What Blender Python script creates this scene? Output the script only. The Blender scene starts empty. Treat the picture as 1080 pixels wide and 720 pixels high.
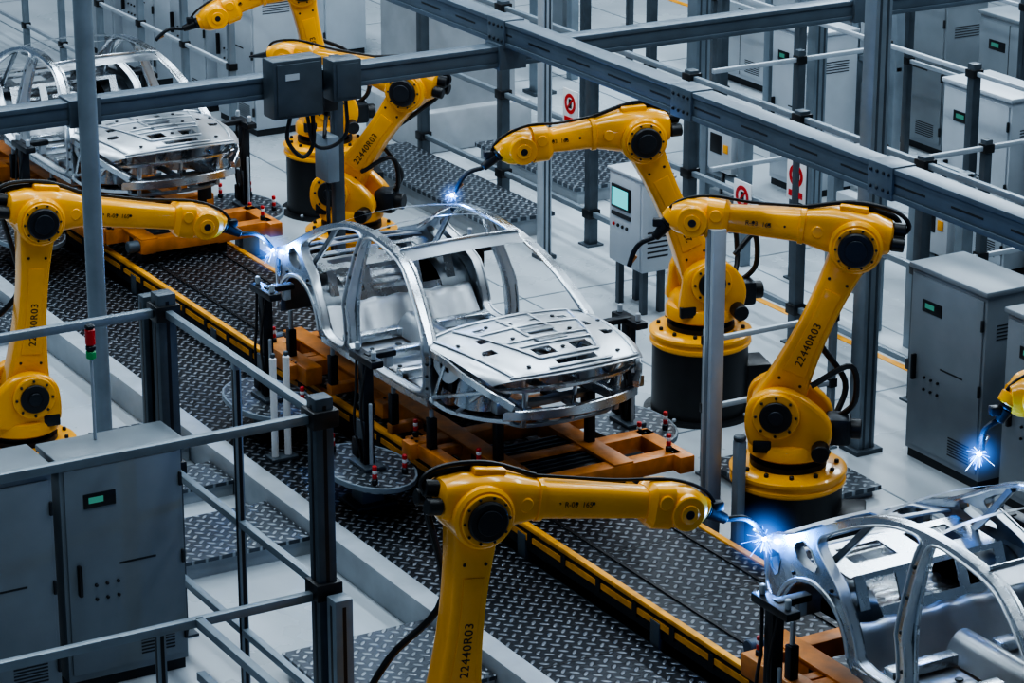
import bpy, bmesh, math, random
from mathutils import Vector, Matrix
from mathutils.geometry import tessellate_polygon
random.seed(7)
V=Vector
Z=V((0,0,1))
SC=bpy.context.scene
COL=SC.collection

# ---------------------------------------------------------------- materials
def _new(name):
    m=bpy.data.materials.new(name); m.use_nodes=True
    nt=m.node_tree; b=nt.nodes['Principled BSDF']
    return m,nt,b
def mat(name,col,rough=.5,metal=0.,var=.12,scale=6.,bump=0.,coat=0.):
    m,nt,b=_new(name)
    tc=nt.nodes.new('ShaderNodeTexCoord')
    n=nt.nodes.new('ShaderNodeTexNoise'); n.inputs['Scale'].default_value=scale; n.inputs['Detail'].default_value=5
    nt.links.new(tc.outputs['Object'],n.inputs['Vector'])
    r=nt.nodes.new('ShaderNodeValToRGB')
    r.color_ramp.elements[0].position=.3; r.color_ramp.elements[1].position=.7
    r.color_ramp.elements[0].color=(*[c*(1-var) for c in col],1)
    r.color_ramp.elements[1].color=(*[min(1,c*(1+var)) for c in col],1)
    nt.links.new(n.outputs['Fac'],r.inputs['Fac']); nt.links.new(r.outputs['Color'],b.inputs['Base Color'])
    mr=nt.nodes.new('ShaderNodeMapRange'); mr.inputs['To Min'].default_value=max(.02,rough-.08); mr.inputs['To Max'].default_value=rough+.08
    nt.links.new(n.outputs['Fac'],mr.inputs['Value']); nt.links.new(mr.outputs['Result'],b.inputs['Roughness'])
    b.inputs['Metallic'].default_value=metal
    if coat: b.inputs['Coat Weight'].default_value=coat
    if bump:
        bp=nt.nodes.new('ShaderNodeBump'); bp.inputs['Strength'].default_value=bump; bp.inputs['Distance'].default_value=.01
        nt.links.new(n.outputs['Fac'],bp.inputs['Height']); nt.links.new(bp.outputs['Normal'],b.inputs['Normal'])
    return m
def emis(name,col,s):
    m,nt,b=_new(name)
    b.inputs['Base Color'].default_value=(0,0,0,1)
    b.inputs['Emission Color'].default_value=(*col,1); b.inputs['Emission Strength'].default_value=s
    return m
def diamond(name,base,lug,cell=.082,rough=.36,metal=.75):
    m,nt,b=_new(name); N=nt.nodes; L=nt.links
    def M(op,a,c=None):
        n=N.new('ShaderNodeMath'); n.operation=op
        for i,x in enumerate((a,c)):
            if x is None: continue
            if isinstance(x,(int,float)): n.inputs[i].default_value=x
            else: L.new(x,n.inputs[i])
        return n.outputs[0]
    tc=N.new('ShaderNodeTexCoord'); sp=N.new('ShaderNodeSeparateXYZ'); L.new(tc.outputs['Object'],sp.inputs[0])
    k=.7071/cell
    X=M('MULTIPLY',M('ADD',sp.outputs[0],sp.outputs[1]),k); Y=M('MULTIPLY',M('SUBTRACT',sp.outputs[0],sp.outputs[1]),k)
    fx=M('FLOOR',X); fy=M('FLOOR',Y)
    par=M('FLOORED_MODULO',M('ADD',fx,fy),2.)
    u=M('SUBTRACT',M('SUBTRACT',X,fx),.5); v=M('SUBTRACT',M('SUBTRACT',Y,fy),.5)
    u2=M('MULTIPLY',u,u); v2=M('MULTIPLY',v,v)
    ia,ib=1/.47**2,1/.19**2
    A=M('ADD',M('MULTIPLY',u2,ia),M('MULTIPLY',v2,ib)); B=M('ADD',M('MULTIPLY',u2,ib),M('MULTIPLY',v2,ia))
    d=M('ADD',M('MULTIPLY',A,par),M('MULTIPLY',B,M('SUBTRACT',1.,par)))
    mr=N.new('ShaderNodeMapRange'); mr.inputs['From Min'].default_value=1.2; mr.inputs['From Max'].default_value=.5
    L.new(d,mr.inputs['Value'])
    no=N.new('ShaderNodeTexNoise'); no.inputs['Scale'].default_value=1.3; L.new(tc.outputs['Object'],no.inputs['Vector'])
    mx=N.new('ShaderNodeMix'); mx.data_type='RGBA'
    mx.inputs[6].default_value=(*base,1); mx.inputs[7].default_value=(*lug,1)
    L.new(M('MULTIPLY',mr.outputs['Result'],M('ADD',no.outputs['Fac'],.35)),mx.inputs[0]); L.new(mx.outputs[2],b.inputs['Base Color'])
    bp=N.new('ShaderNodeBump'); bp.inputs['Strength'].default_value=.9; bp.inputs['Distance'].default_value=.008
    L.new(mr.outputs['Result'],bp.inputs['Height']); L.new(bp.outputs['Normal'],b.inputs['Normal'])
    b.inputs['Roughness'].default_value=rough; b.inputs['Metallic'].default_value=metal
    return m
YEL=mat('robot_yellow_paint',(.90,.405,.010),.32,0,.05,5,coat=.35)
BLK=mat('black_rubber',(.010,.012,.015),.42,0,.2,8)
DRK=mat('dark_steel',(.028,.034,.042),.42,.5,.2,7)
GRYD=mat('graphite_profile',(.072,.092,.112),.45,.3,.15,6)
GRY=mat('grey_profile_paint',(.20,.245,.285),.42,.25,.1,5)
GRYB=mat('overhead_beam_paint',(.105,.138,.172),.42,.3,.12,4)
GRYL=mat('light_grey_paint',(.38,.43,.48),.4,.1,.08,4)
CAB=mat('cabinet_paint',(.190,.222,.25),.42,.05,.08,3)
CABL=mat('cabinet_light_paint',(.42,.465,.51),.42,0,.06,3)
CABD=mat('cabinet_shadow_gap',(.02,.025,.03),.6,0,.05,3)
CONC=mat('concrete_grey',(.36,.39,.42),.75,0,.12,3,bump=.2)
FLR=mat('sealed_floor_concrete',(.43,.475,.51),.28,0,.13,.7)
CURB=mat('painted_curb',(.33,.37,.405),.5,0,.16,3)
STL=mat('galvanised_body_steel',(.55,.59,.63),.27,1.,.10,7)
STL2=mat('stamped_panel_steel',(.62,.66,.70),.37,.86,.06,5)
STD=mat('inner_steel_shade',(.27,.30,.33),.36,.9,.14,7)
ORG=mat('skid_orange_paint',(.56,.20,.035),.45,.05,.28,7)
SAF=mat('safety_yellow_paint',(.74,.33,.02),.5,0,.28,6)
RED=mat('signal_red',(.55,.02,.02),.4,0,.05,4)
GRN=mat('signal_green',(.02,.35,.10),.4,0,.05,4)
WHT=mat('white_plastic',(.70,.72,.74),.4,0,.04,4)
COP=mat('copper_nozzle',(.45,.25,.12),.3,.9,.1,8)
TXT=mat('stencil_black',(.02,.02,.02),.6,0,.05,4)
CEI=mat('ceiling_dark_steel',(.08,.095,.11),.8,0,.2,.4)
SCR=emis('screen_cyan',(.12,.70,.75),1.0)
SCG=emis('display_green',(.12,.5,.40),.35)
SPW=emis('arc_white',(.70,.86,1),45)
SPB=emis('spark_blue',(.06,.25,1),7)
SPY=emis('spark_warm',(.45,.65,1),8)
DIA=diamond('tread_plate_dark',(.032,.038,.047),(.27,.30,.34))
DIAL=diamond('tread_plate_grey',(.085,.10,.12),(.36,.40,.44))
def glowmat():  # emissive volume imitating the blue glow halo around an arc
    m=bpy.data.materials.new('arc_glow_halo'); m.use_nodes=True; nt=m.node_tree; N=nt.nodes; L=nt.links
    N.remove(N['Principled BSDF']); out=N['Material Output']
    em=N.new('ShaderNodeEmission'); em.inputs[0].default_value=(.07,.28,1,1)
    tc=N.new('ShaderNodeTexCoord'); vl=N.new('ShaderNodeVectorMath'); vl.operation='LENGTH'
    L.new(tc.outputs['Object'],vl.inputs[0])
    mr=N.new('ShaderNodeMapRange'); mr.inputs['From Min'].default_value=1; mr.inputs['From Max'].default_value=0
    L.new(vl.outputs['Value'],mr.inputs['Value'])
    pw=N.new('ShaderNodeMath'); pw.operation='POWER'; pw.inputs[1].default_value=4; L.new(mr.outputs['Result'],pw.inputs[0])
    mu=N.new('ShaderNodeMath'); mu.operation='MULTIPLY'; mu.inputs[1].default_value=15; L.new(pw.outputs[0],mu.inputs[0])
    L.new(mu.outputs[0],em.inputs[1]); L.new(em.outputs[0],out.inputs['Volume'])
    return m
HALO=glowmat()

# ---------------------------------------------------------------- mesh builder
class MB:
    def __init__(s): s.bm=bmesh.new(); s.mats=[]
    def mi(s,m):
        if m not in s.mats: s.mats.append(m)
        return s.mats.index(m)
    def add(s,t,m,M=None):
        if M is not None: t.transform(M)
        i=s.mi(m); t.verts.index_update()
        vs=[s.bm.verts.new(v.co) for v in t.verts]
        for f in t.faces:
            try:
                nf=s.bm.faces.new([vs[v.index] for v in f.verts]); nf.material_index=i
            except ValueError: pass
        t.free()
    def box(s,c,size,m,bev=0.,rot=None):
        t=bmesh.new(); bmesh.ops.create_cube(t,size=1)
        bmesh.ops.scale(t,vec=V(size),verts=t.verts)
        if bev: bmesh.ops.bevel(t,geom=t.edges[:],offset=bev,segments=2,profile=.5,affect='EDGES')
        M=Matrix.Translation(V(c))
        if rot is not None: M=M@rot
        s.add(t,m,M)
    def bb(s,a,b,m,bev=0.):
        a=V(a);b=V(b); s.box((a+b)/2,[abs(b[i]-a[i]) for i in range(3)],m,bev)
    def beam(s,p0,p1,w,h,m,bev=.006,up=Z):
        p0=V(p0);p1=V(p1);d=p1-p0;L=d.length;d.normalize()
        if abs(d.dot(up))>.98: up=V((1,0,0))
        sd=d.cross(up).normalized(); u=sd.cross(d)
        R=Matrix((d,sd,u)).transposed().to_4x4()
        s.box((p0+p1)/2,(L,w,h),m,bev,R)
    def lathe(s,p,d,prof,m,seg=28):
        t=bmesh.new(); rings=[]
        for h,r in prof:
            if r<1e-5: rings.append([t.verts.new((0,0,h))])
            else: rings.append([t.verts.new((r*math.cos(2*math.pi*k/seg),r*math.sin(2*math.pi*k/seg),h)) for k in range(seg)])
        for a,b in zip(rings,rings[1:]):
            for k in range(seg):
                j=(k+1)%seg
                if len(a)==1 and len(b)==1: continue
                if len(a)==1: t.faces.new((a[0],b[j],b[k]))
                elif len(b)==1: t.faces.new((a[k],a[j],b[0]))
                else: t.faces.new((a[k],a[j],b[j],b[k]))
        bmesh.ops.recalc_face_normals(t,faces=t.faces[:])
        q=Z.rotation_difference(V(d).normalized())
        s.add(t,m,Matrix.Translation(V(p))@q.to_matrix().to_4x4())
    def cyl(s,p0,p1,r,m,seg=24,r1=None,bev=.008):
        p0=V(p0);p1=V(p1);L=(p1-p0).length
        if r1 is None: r1=r
        b=min(bev,r*.3,L*.3)
        s.lathe(p0,p1-p0,[(0,0),(0,r-b),(b,r),(L-b,r1),(L,r1-b),(L,0)],m,seg)
    def sweep(s,pts,sec,m,up=Z,closed=False):
        pts=[V(p) for p in pts]; t=bmesh.new(); rings=[]
        n=len(pts)
        for i,p in enumerate(pts):
            if closed: tg=pts[(i+1)%n]-pts[i-1]
            else: tg=pts[min(i+1,n-1)]-pts[max(i-1,0)]
            tg.normalize(); u=up
            if abs(tg.dot(u))>.97: u=V((1,0,0)) if abs(tg.x)<.9 else V((0,1,0))
            sd=tg.cross(u).normalized(); u2=sd.cross(tg)
            rings.append([t.verts.new(p+sd*a+u2*b) for a,b in sec])
        k=len(sec)
        rr=list(zip(rings,rings[1:]))+([(rings[-1],rings[0])] if closed else [])
        for a,b in rr:
            for j in range(k): t.faces.new((a[j],a[(j+1)%k],b[(j+1)%k],b[j]))
        if not closed: t.faces.new(rings[0]); t.faces.new(rings[-1])
        bmesh.ops.recalc_face_normals(t,faces=t.faces[:]); s.add(t,m)
    def tube(s,pts,r,m,seg=8,n=6,smooth=True):
        if smooth: pts=cat(pts,n)
        pts=[V(p) for p in pts]; t=bmesh.new(); rings=[]
        tg=(pts[1]-pts[0]).normalized(); a=tg.orthogonal().normalized()
        for i,p in enumerate(pts):
            t2=(pts[min(i+1,len(pts)-1)]-pts[max(i-1,0)]).normalized()
            a=(tg.rotation_difference(t2))@a; tg=t2; b=tg.cross(a)
            rings.append([t.verts.new(p+(a*math.cos(2*math.pi*k/seg)+b*math.sin(2*math.pi*k/seg))*r) for k in range(seg)])
        for x,y in zip(rings,rings[1:]):
            for j in range(seg): t.faces.new((x[j],x[(j+1)%seg],y[(j+1)%seg],y[j]))
        t.faces.new(rings[0]);t.faces.new(rings[-1])
        bmesh.ops.recalc_face_normals(t,faces=t.faces[:]); s.add(t,m)
    def loft(s,p,d,up,secs,m,seg=24,pw=.62):
        p=V(p);d=V(d).normalized();sd=d.cross(V(up)).normalized();u=sd.cross(d)
        t=bmesh.new();rings=[]
        for h,a,b,o in secs:
            ring=[]
            for k in range(seg):
                c=math.cos(2*math.pi*k/seg);q=math.sin(2*math.pi*k/seg)
                cx=math.copysign(abs(c)**pw,c);qy=math.copysign(abs(q)**pw,q)
                ring.append(t.verts.new(p+d*h+sd*a*cx+u*(b*qy+o)))
            rings.append(ring)
        for x,y in zip(rings,rings[1:]):
            for j in range(seg): t.faces.new((x[j],x[(j+1)%seg],y[(j+1)%seg],y[j]))
        t.faces.new(rings[0]);t.faces.new(rings[-1])
        bmesh.ops.recalc_face_normals(t,faces=t.faces[:]); s.add(t,m)
    def prism(s,out,y0,y1,m,bev=.02):
        t=bmesh.new()
        f=t.faces.new([t.verts.new((x,y0,z)) for x,z in out])
        r=bmesh.ops.extrude_face_region(t,geom=[f])
        nv=[g for g in r['geom'] if isinstance(g,bmesh.types.BMVert)]
        bmesh.ops.translate(t,verts=nv,vec=(0,y1-y0,0))
        bmesh.ops.recalc_face_normals(t,faces=t.faces[:])
        if bev:
            es=[e for e in t.edges if abs(e.verts[0].co.y-e.verts[1].co.y)<1e-6]
            bmesh.ops.bevel(t,geom=es,offset=bev,segments=3,profile=.5,affect='EDGES')
        s.add(t,m)
    def grid(s,fn,nu,nv,m,th=.015,hole=None):
        t=bmesh.new(); g=[[t.verts.new(fn(i/nu,j/nv)) for j in range(nv+1)] for i in range(nu+1)]
        for i in range(nu):
            for j in range(nv):
                if hole and hole((i+.5)/nu,(j+.5)/nv): continue
                t.faces.new((g[i][j],g[i+1][j],g[i+1][j+1],g[i][j+1]))
        lo=[v for v in t.verts if not v.link_faces]
        if lo: bmesh.ops.delete(t,geom=lo,context='VERTS')
        if th: bmesh.ops.solidify(t,geom=t.faces[:],thickness=th)
        s.add(t,m)
    def obj(s,name,ang=32,parent=None,M=None):
        me=bpy.data.meshes.new(name)
        bmesh.ops.recalc_face_normals(s.bm,faces=s.bm.faces[:])
        s.bm.to_mesh(me); s.bm.free()
        for m in s.mats: me.materials.append(m)
        me.shade_smooth(); me.set_sharp_from_angle(angle=math.radians(ang))
        o=bpy.data.objects.new(name,me); COL.objects.link(o)
        if M is not None: o.matrix_world=M
        if parent: o.parent=parent
        return o
def cat(pts,n=6):
    P=[V(p) for p in pts]; P=[P[0]*2-P[1]]+P+[P[-1]*2-P[-2]]; out=[]
    for i in range(1,len(P)-2):
        a,b,c,d=P[i-1:i+3]
        for k in range(n):
            t=k/n
            out.append(.5*((2*b)+(c-a)*t+(2*a-5*b+4*c-d)*t*t+(3*b-a-3*c+d)*t**3))
    out.append(P[-2]); return out
def chaikin(p,it=2):
    for _ in range(it):
        q=[]
        for i in range(len(p)):
            a=p[i];b=p[(i+1)%len(p)]
            q.append((a[0]*.75+b[0]*.25,a[1]*.75+b[1]*.25)); q.append((a[0]*.25+b[0]*.75,a[1]*.25+b[1]*.75))
        p=q
    return p
def rsec(w,h,r=.3):
    a,b=w/2,h/2; c=min(a,b)*r
    return [(a-c,-b),(a,-b+c),(a,b-c),(a-c,b),(-a+c,b),(-a,b-c),(-a,-b+c),(-a+c,-b)]
def dup(o,name,dx):
    c=o.copy(); c.name=name; COL.objects.link(c); c.location.x+=dx
    return c

# ---------------------------------------------------------------- car body-in-white
def sidey(x,z):
    y=.80
    if z>.48: y-=(z-.48)*.34+(max(0,z-.9))*.12
    if z<.15: y-=(.15-z)*.25
    if x<-1.1: y-=(-1.1-x)**2*.18
    if x>.6: y-=(x-.6)**2*.12
    return y
def build_car():
    mb=MB()
    arch=[(-1.30+.38*math.cos(a),.08+.38*math.sin(a)) for a in [math.radians(d) for d in range(172,5,-14)]]
    outer=[(1.0,0),(1.06,.08),(1.04,.3),(1.03,.5),(.97,.57),(.75,.745),(.52,.895),(.28,1.005),(0,1.065),(-.4,1.09),(-.8,1.06),(-1.1,.97),(-1.4,.81),(-1.7,.64),(-1.92,.565),(-2.05,.52),(-2.08,.40),(-2.03,.22),(-1.88,.12),(-1.69,.12)]+arch+[(-.9,.02),(-.86,0)]
    outer=chaikin(outer,2)
    h1=chaikin([(.94,.09),(.96,.3),(.93,.50),(.84,.605),(.62,.785),(.38,.935),(.20,1.0),(-.1,1.038),(-.37,1.052),(-.41,.98),(-.37,.55),(-.31,.3),(-.31,.09),(.3,.08)],2)
    h2=chaikin([(-.37,.09),(-.39,.35),(-.44,.55),(-.475,.95),(-.455,1.052),(-.75,1.03),(-1.0,.95),(-1.22,.84),(-1.42,.72),(-1.22,.62),(-1.03,.54),(-.93,.44),(-.82,.25),(-.78,.09)],2)
    h3=chaikin([(-1.50,.68),(-1.66,.61),(-1.50,.53),(-1.24,.545)],1)
    h4=chaikin([(-1.74,.50),(-1.95,.47),(-1.96,.36),(-1.80,.30)],1)
    loops=[[V((x,z,0)) for x,z in l] for l in (outer,h1,h2,h3,h4)]
    flat=[p for l in loops for p in l]
    tris=tessellate_polygon(loops)
    for sg in (1,-1):
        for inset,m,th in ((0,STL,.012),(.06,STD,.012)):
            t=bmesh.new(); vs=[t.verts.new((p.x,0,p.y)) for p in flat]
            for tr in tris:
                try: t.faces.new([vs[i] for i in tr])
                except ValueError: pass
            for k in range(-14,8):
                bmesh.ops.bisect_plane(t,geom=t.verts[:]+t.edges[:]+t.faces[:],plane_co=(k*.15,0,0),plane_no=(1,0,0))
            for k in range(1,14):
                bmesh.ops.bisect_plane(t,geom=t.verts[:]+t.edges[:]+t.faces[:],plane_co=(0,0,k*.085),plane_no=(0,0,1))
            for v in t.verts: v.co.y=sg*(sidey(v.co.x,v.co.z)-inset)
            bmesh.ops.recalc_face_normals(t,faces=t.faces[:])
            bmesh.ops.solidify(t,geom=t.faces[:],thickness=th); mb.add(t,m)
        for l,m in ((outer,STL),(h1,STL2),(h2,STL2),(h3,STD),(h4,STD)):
            t=bmesh.new(); A=[];B=[]
            for x,z in l:
                y=sidey(x,z); A.append(t.verts.new((x,sg*(y+.006),z))); B.append(t.verts.new((x,sg*(y-.068),z)))
            n=len(l)
            for i in range(n): t.faces.new((A[i],A[(i+1)%n],B[(i+1)%n],B[i]))
            mb.add(t,m)
        for l in (h1,h2):
            mb.sweep([(x,sg*(sidey(x,z)+.006),z) for x,z in l],rsec(.016,.016),STL2,up=V((0,1,0)),closed=True)
        mb.sweep([(-1.30+.40*math.cos(a),sg*(sidey(-1.3,.3)+.005),.08+.40*math.sin(a)) for a in [math.radians(d) for d in range(5,176,10)]],rsec(.03,.02),STL2,up=V((0,1,0)))
        for x,z in ((.995,.18),(.995,.38),(.995,.28),(-.34,.25),(-.375,.5),(-.42,.7),(-.435,.88),(-1.1,.50),(-1.55,.45),(.6,.04),(.1,.04),(-.5,.04)):
            mb.cyl((x,sg*(sidey(x,z)-.01),z),(x,sg*(sidey(x,z)+.012),z),.013,DRK,10)
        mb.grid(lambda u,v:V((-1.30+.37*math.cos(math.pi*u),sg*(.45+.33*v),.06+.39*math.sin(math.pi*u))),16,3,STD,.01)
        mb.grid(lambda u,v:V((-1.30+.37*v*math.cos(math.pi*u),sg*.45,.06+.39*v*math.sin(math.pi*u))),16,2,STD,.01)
        # front strut tower, apron, rails
        mb.lathe((1.42,sg*.56,.14),(0,-sg*.12,1),[(0,.19),(.25,.17),(.32,.15),(.35,.12),(.35,.05),(.33,.0)],STL)
        mb.grid(lambda u,v:V((1.02+.72*u,sg*(.44+.06*math.sin(math.pi*v)),.14+(.28-.10*u)*v)),8,4,STD,.012,hole=lambda u,v:.6<u<.9 and .2<v<.7)
        mb.sweep(cat([(1.0,sg*.74,.48),(1.25,sg*.74,.47),(1.55,sg*.73,.43),(1.82,sg*.67,.37),(1.97,sg*.55,.28)]),rsec(.05,.07),STL)
        mb.sweep(cat([(.9,sg*.5,.02),(1.1,sg*.42,.10),(1.5,sg*.41,.17),(1.94,sg*.41,.20)]),rsec(.08,.09),STL)
        mb.sweep(cat([(1.02,sg*.76,.10),(1.2,sg*.70,.05),(1.5,sg*.60,.06),(1.84,sg*.50,.12)]),rsec(.05,.045),STL)
        mb.beam((1.62,sg*.71,.41),(1.68,sg*.45,.19),.045,.045,STL)
        mb.beam((1.22,sg*.73,.45),(1.05,sg*.75,.06),.045,.035,STL)
        mb.beam((1.06,sg*.76,.12),(1.80,sg*.68,.38),.035,.035,STL)
        mb.beam((1.30,sg*.68,.06),(1.76,sg*.69,.38),.03,.03,STL2)
        mb.grid(lambda u,v:V((1.06+.34*u,sg*(.745-.03*u),.47-(.09+.09*math.sin(math.pi*u))*v)),8,2,STL2,.01,hole=lambda u,v:.3<u<.6 and v<.5)
        mb.box((1.18,sg*.66,.28),(.16,.08,.16),BLK,.01)
        mb.box((1.86,sg*.62,.27),(.10,.10,.10),STD,.015)
        mb.sweep([(1.0,sg*.73,.05),(.5,sg*.735,.04),(-.3,sg*.735,.04),(-.86,sg*.735,.05)],rsec(.11,.08,.4),STL)
        mb.sweep(cat([(.98,sg*.70,.55),(.75,sg*.64,.735),(.52,sg*.585,.885),(.28,sg*.54,.995),(-.1,sg*.52,1.055),(-.5,sg*.52,1.065),(-.85,sg*.53,1.03),(-1.15,sg*.56,.92),(-1.45,sg*.60,.76),(-1.75,sg*.62,.60)]),rsec(.035,.03,.5),STL)
        mb.sweep(cat([(-.32,sg*.72,.1),(-.36,sg*.70,.5),(-.42,sg*.60,.85),(-.42,sg*.54,1.045)]),rsec(.06,.035,.4),STL,up=V((0,1,0)))
        mb.sweep(cat([(-1.0,sg*.55,.96),(-1.35,sg*.58,.58),(-1.55,sg*.60,.42)]),rsec(.05,.03,.4),STD,up=V((0,1,0)))
    def bar(x0,x1,w0,w1,z0,z1,cr,m,th=.03,nx=3,hole=None):
        mb.grid(lambda u,v:V((x0+(x1-x0)*u-(.06*(2*v-1)**2 if x0>0 else -.05*(2*v-1)**2),(2*v-1)*(w0+(w1-w0)*u),z0+(z1-z0)*u+cr*(1-(2*v-1)**2))),nx,24,m,th,hole)
    bar(.18,.34,.55,.57,1.045,.998,.035,STL2,.018)
    mb.sweep([( .18-.06*w*w,w*.55,1.056+.035*(1-w*w)) for w in [i/8-1 for i in range(17)]],rsec(.022,.022),STL)
    bar(-.48,-.44,.54,.54,1.065,1.068,.03,STL2,.018)
    bar(-1.06,-.96,.56,.545,.99,1.03,.03,STL2,.018)
    # rear deck, tail
    mb.grid(lambda u,v:V((-2.03+.34*u,(2*v-1)*(.60+.02*u),.50+.06*u+.03*(1-(2*v-1)**2))),5,24,STL2,.015,
            hole=lambda u,v:.2<u<.8 and (.08<v<.3 or .36<v<.64 or .7<v<.92))
    mb.grid(lambda u,v:V((-1.62+.45*u,(2*v-1)*.60,.55-.03*u)),6,24,STL,.015,hole=lambda u,v:.16<u<.7 and (.12<v<.42 or .58<v<.88))
    mb.grid(lambda u,v:V((-2.06+.05*(2*v-1)**2,(2*v-1)*.66,.15+.36*u)),8,24,STL,.015,hole=lambda u,v:.25<u<.85 and (.15<v<.85))
    mb.sweep(cat([(-2.03,-.62,.28),(-2.09,-.3,.28),(-2.10,0,.28),(-2.09,.3,.28),(-2.03,.62,.28)]),rsec(.05,.08),STL2)
    mb.grid(lambda u,v:V((-1.02-.12*u,(2*v-1)*.60,.26+.28*u)),8,30,STL,.012,hole=lambda u,v:.2<u<.88 and (.08<v<.28 or .34<v<.66 or .72<v<.92))
    def fl(u,v):
        x=-.75+1.75*u; y=(2*v-1)*.72; z=.04
        if abs(y)<.14: z+=.16*math.cos(y/.14*math.pi/2)**.6
        z+=.012*max(-.4,min(.4,math.sin(x*16)))*(2.0 if .2<abs(y)<.62 else 0)
        if x>.82: z+=(x-.82)*1.2
        return V((x,y,z))
    mb.grid(fl,80,44,STL2,.01)
    mb.grid(lambda u,v:V((-.75-.32*u,(2*v-1)*.70,.04+.24*min(1,u*1.6)+.006*math.sin(v*40))),10,50,STL2,.01)
    mb.grid(lambda u,v:V((-1.05-.98*u,(2*v-1)*.46,.27-.10*math.sin(math.pi*min(1,u*1.1))+.006*math.sin(u*50))),40,8,STL,.01)
    for x in (.35,-.15,-.62):
        for sg in (1,-1): mb.box((x,sg*.43,.09),(.10,.52,.075),STL,.01)
    for x in (.6,.1,-.4):
        for sg in (1,-1): mb.cyl((x,sg*.3,.05),(x,sg*.3,.062),.03,DRK,12); mb.cyl((x,sg*.55,.05),(x,sg*.55,.062),.02,DRK,12)
    mb.grid(lambda u,v:V((1.0+.03*math.sin(v*25),(2*v-1)*.70,.02+.5*u)),8,40,STL,.012,hole=lambda u,v:.35<u<.6 and (.2<v<.3 or .66<v<.74))
    mb.grid(lambda u,v:V((.86+.22*u-.07*(2*v-1)**2,(2*v-1)*.74,.51+.03*math.sin(math.pi*u)+.03*(1-(2*v-1)**2))),5,24,STL,.02,hole=lambda u,v:.35<u<.65 and (.1<v<.22 or .3<v<.44 or .56<v<.7 or .78<v<.9))
    mb.tube([(.80,-.68,.42),(.76,-.3,.44),(.76,.3,.44),(.80,.68,.42)],.03,STL)
    # bumper beam / radiator support
    mb.sweep(cat([(1.88,-.60,.20),(1.98,-.38,.20),(2.04,0,.20),(1.98,.38,.20),(1.88,.60,.20)]),rsec(.05,.085),STL)
    mb.sweep(cat([(1.78,-.68,.38),(1.92,-.4,.385),(1.98,0,.39),(1.92,.4,.385),(1.78,.68,.38)]),rsec(.05,.03),STL)
    mb.sweep(cat([(1.70,-.46,.06),(1.84,-.36,.06),(1.88,0,.06),(1.84,.36,.06),(1.70,.46,.06)]),rsec(.04,.03),STD)
    for y in (-.42,.42): mb.beam((1.92,y,.38),(1.88,y,.07),.04,.035,STL)
    mb.beam((1.97,0,.38),(1.90,0,.07),.03,.03,STL)
    mb.beam((1.45,-.45,.08),(1.45,.45,.08),.1,.05,STD)
    for y in (-.2,.2): mb.beam((1.0,y,.06),(1.86,y,.06),.06,.04,STD)
    # hood inner panel
    def hoodp(u,v,dz=0):
        w=2*v-1
        x=.93+1.24*u-(.05+.19*u*u)*w*w-.07*w**6*u; hw=.755+.035*u-.11*u**3
        z=.56+.075*(1-w*w)+.03*u-.10*u**3.0-.045*w**8
        return V((x,w*hw,z+dz))
    def hole(u,v):
        w=abs(2*v-1)
        if .82<u<.89 and w<.24: return True
        if .62<u<.73 and .10<w<.32: return True
        if .30<u<.38 and .56<w<.68: return True
        if .50<u<.58 and .64<w<.74: return True
        if .14<u<.19 and (.1<w<.2 or .45<w<.55): return True
        return False
    mb.grid(lambda u,v:hoodp(u,v),60,72,STL2,.012,hole)
    def rib(pts,w=.03,h=.02): mb.sweep([hoodp(a,b,.010) for a,b in pts],rsec(w,h,.6),STL2)
    L=lambda a,b,n=16:[(a[0]+(b[0]-a[0])*i/n,a[1]+(b[1]-a[1])*i/n) for i in range(n+1)]
    for q in ([(.02,.02),(.02,.98)],[(.03,.03),(.95,.10)],[(.03,.97),(.95,.90)],[(.97,.08),(.97,.92)],[(.05,.15),(.78,.32)],[(.05,.85),(.78,.68)],
              [(.78,.32),(.78,.68)],[(.48,.25),(.48,.75)],[(.25,.2),(.25,.8)],[(.05,.4),(.48,.42)],[(.05,.6),(.48,.58)],[(.58,.28),(.58,.72)],[(.92,.3),(.92,.7)]):
        rib(L(q[0],q[1]),.028,.014)
    for a,b in ((.36,.5),(.53,.5)):
        c=hoodp(a,b,.012); mb.box(c,(.09,.26,.016),STD,.004)
    for a,b in ((.14,.3),(.14,.7),(.68,.5),(.86,.22),(.86,.78),(.55,.12),(.55,.88),(.3,.08),(.3,.92),(.42,.33),(.42,.67)):
        c=hoodp(a,b,.002); mb.cyl(c,c+V((0,0,.012)),.018,DRK,12)
    return mb.obj('car_body_shell',38)
car=build_car(); car.location=(0,0,1.09)
PITCH=7.5
dup(car,'car_body_shell.001',PITCH); dup(car,'car_body_shell.002',-PITCH)

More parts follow.
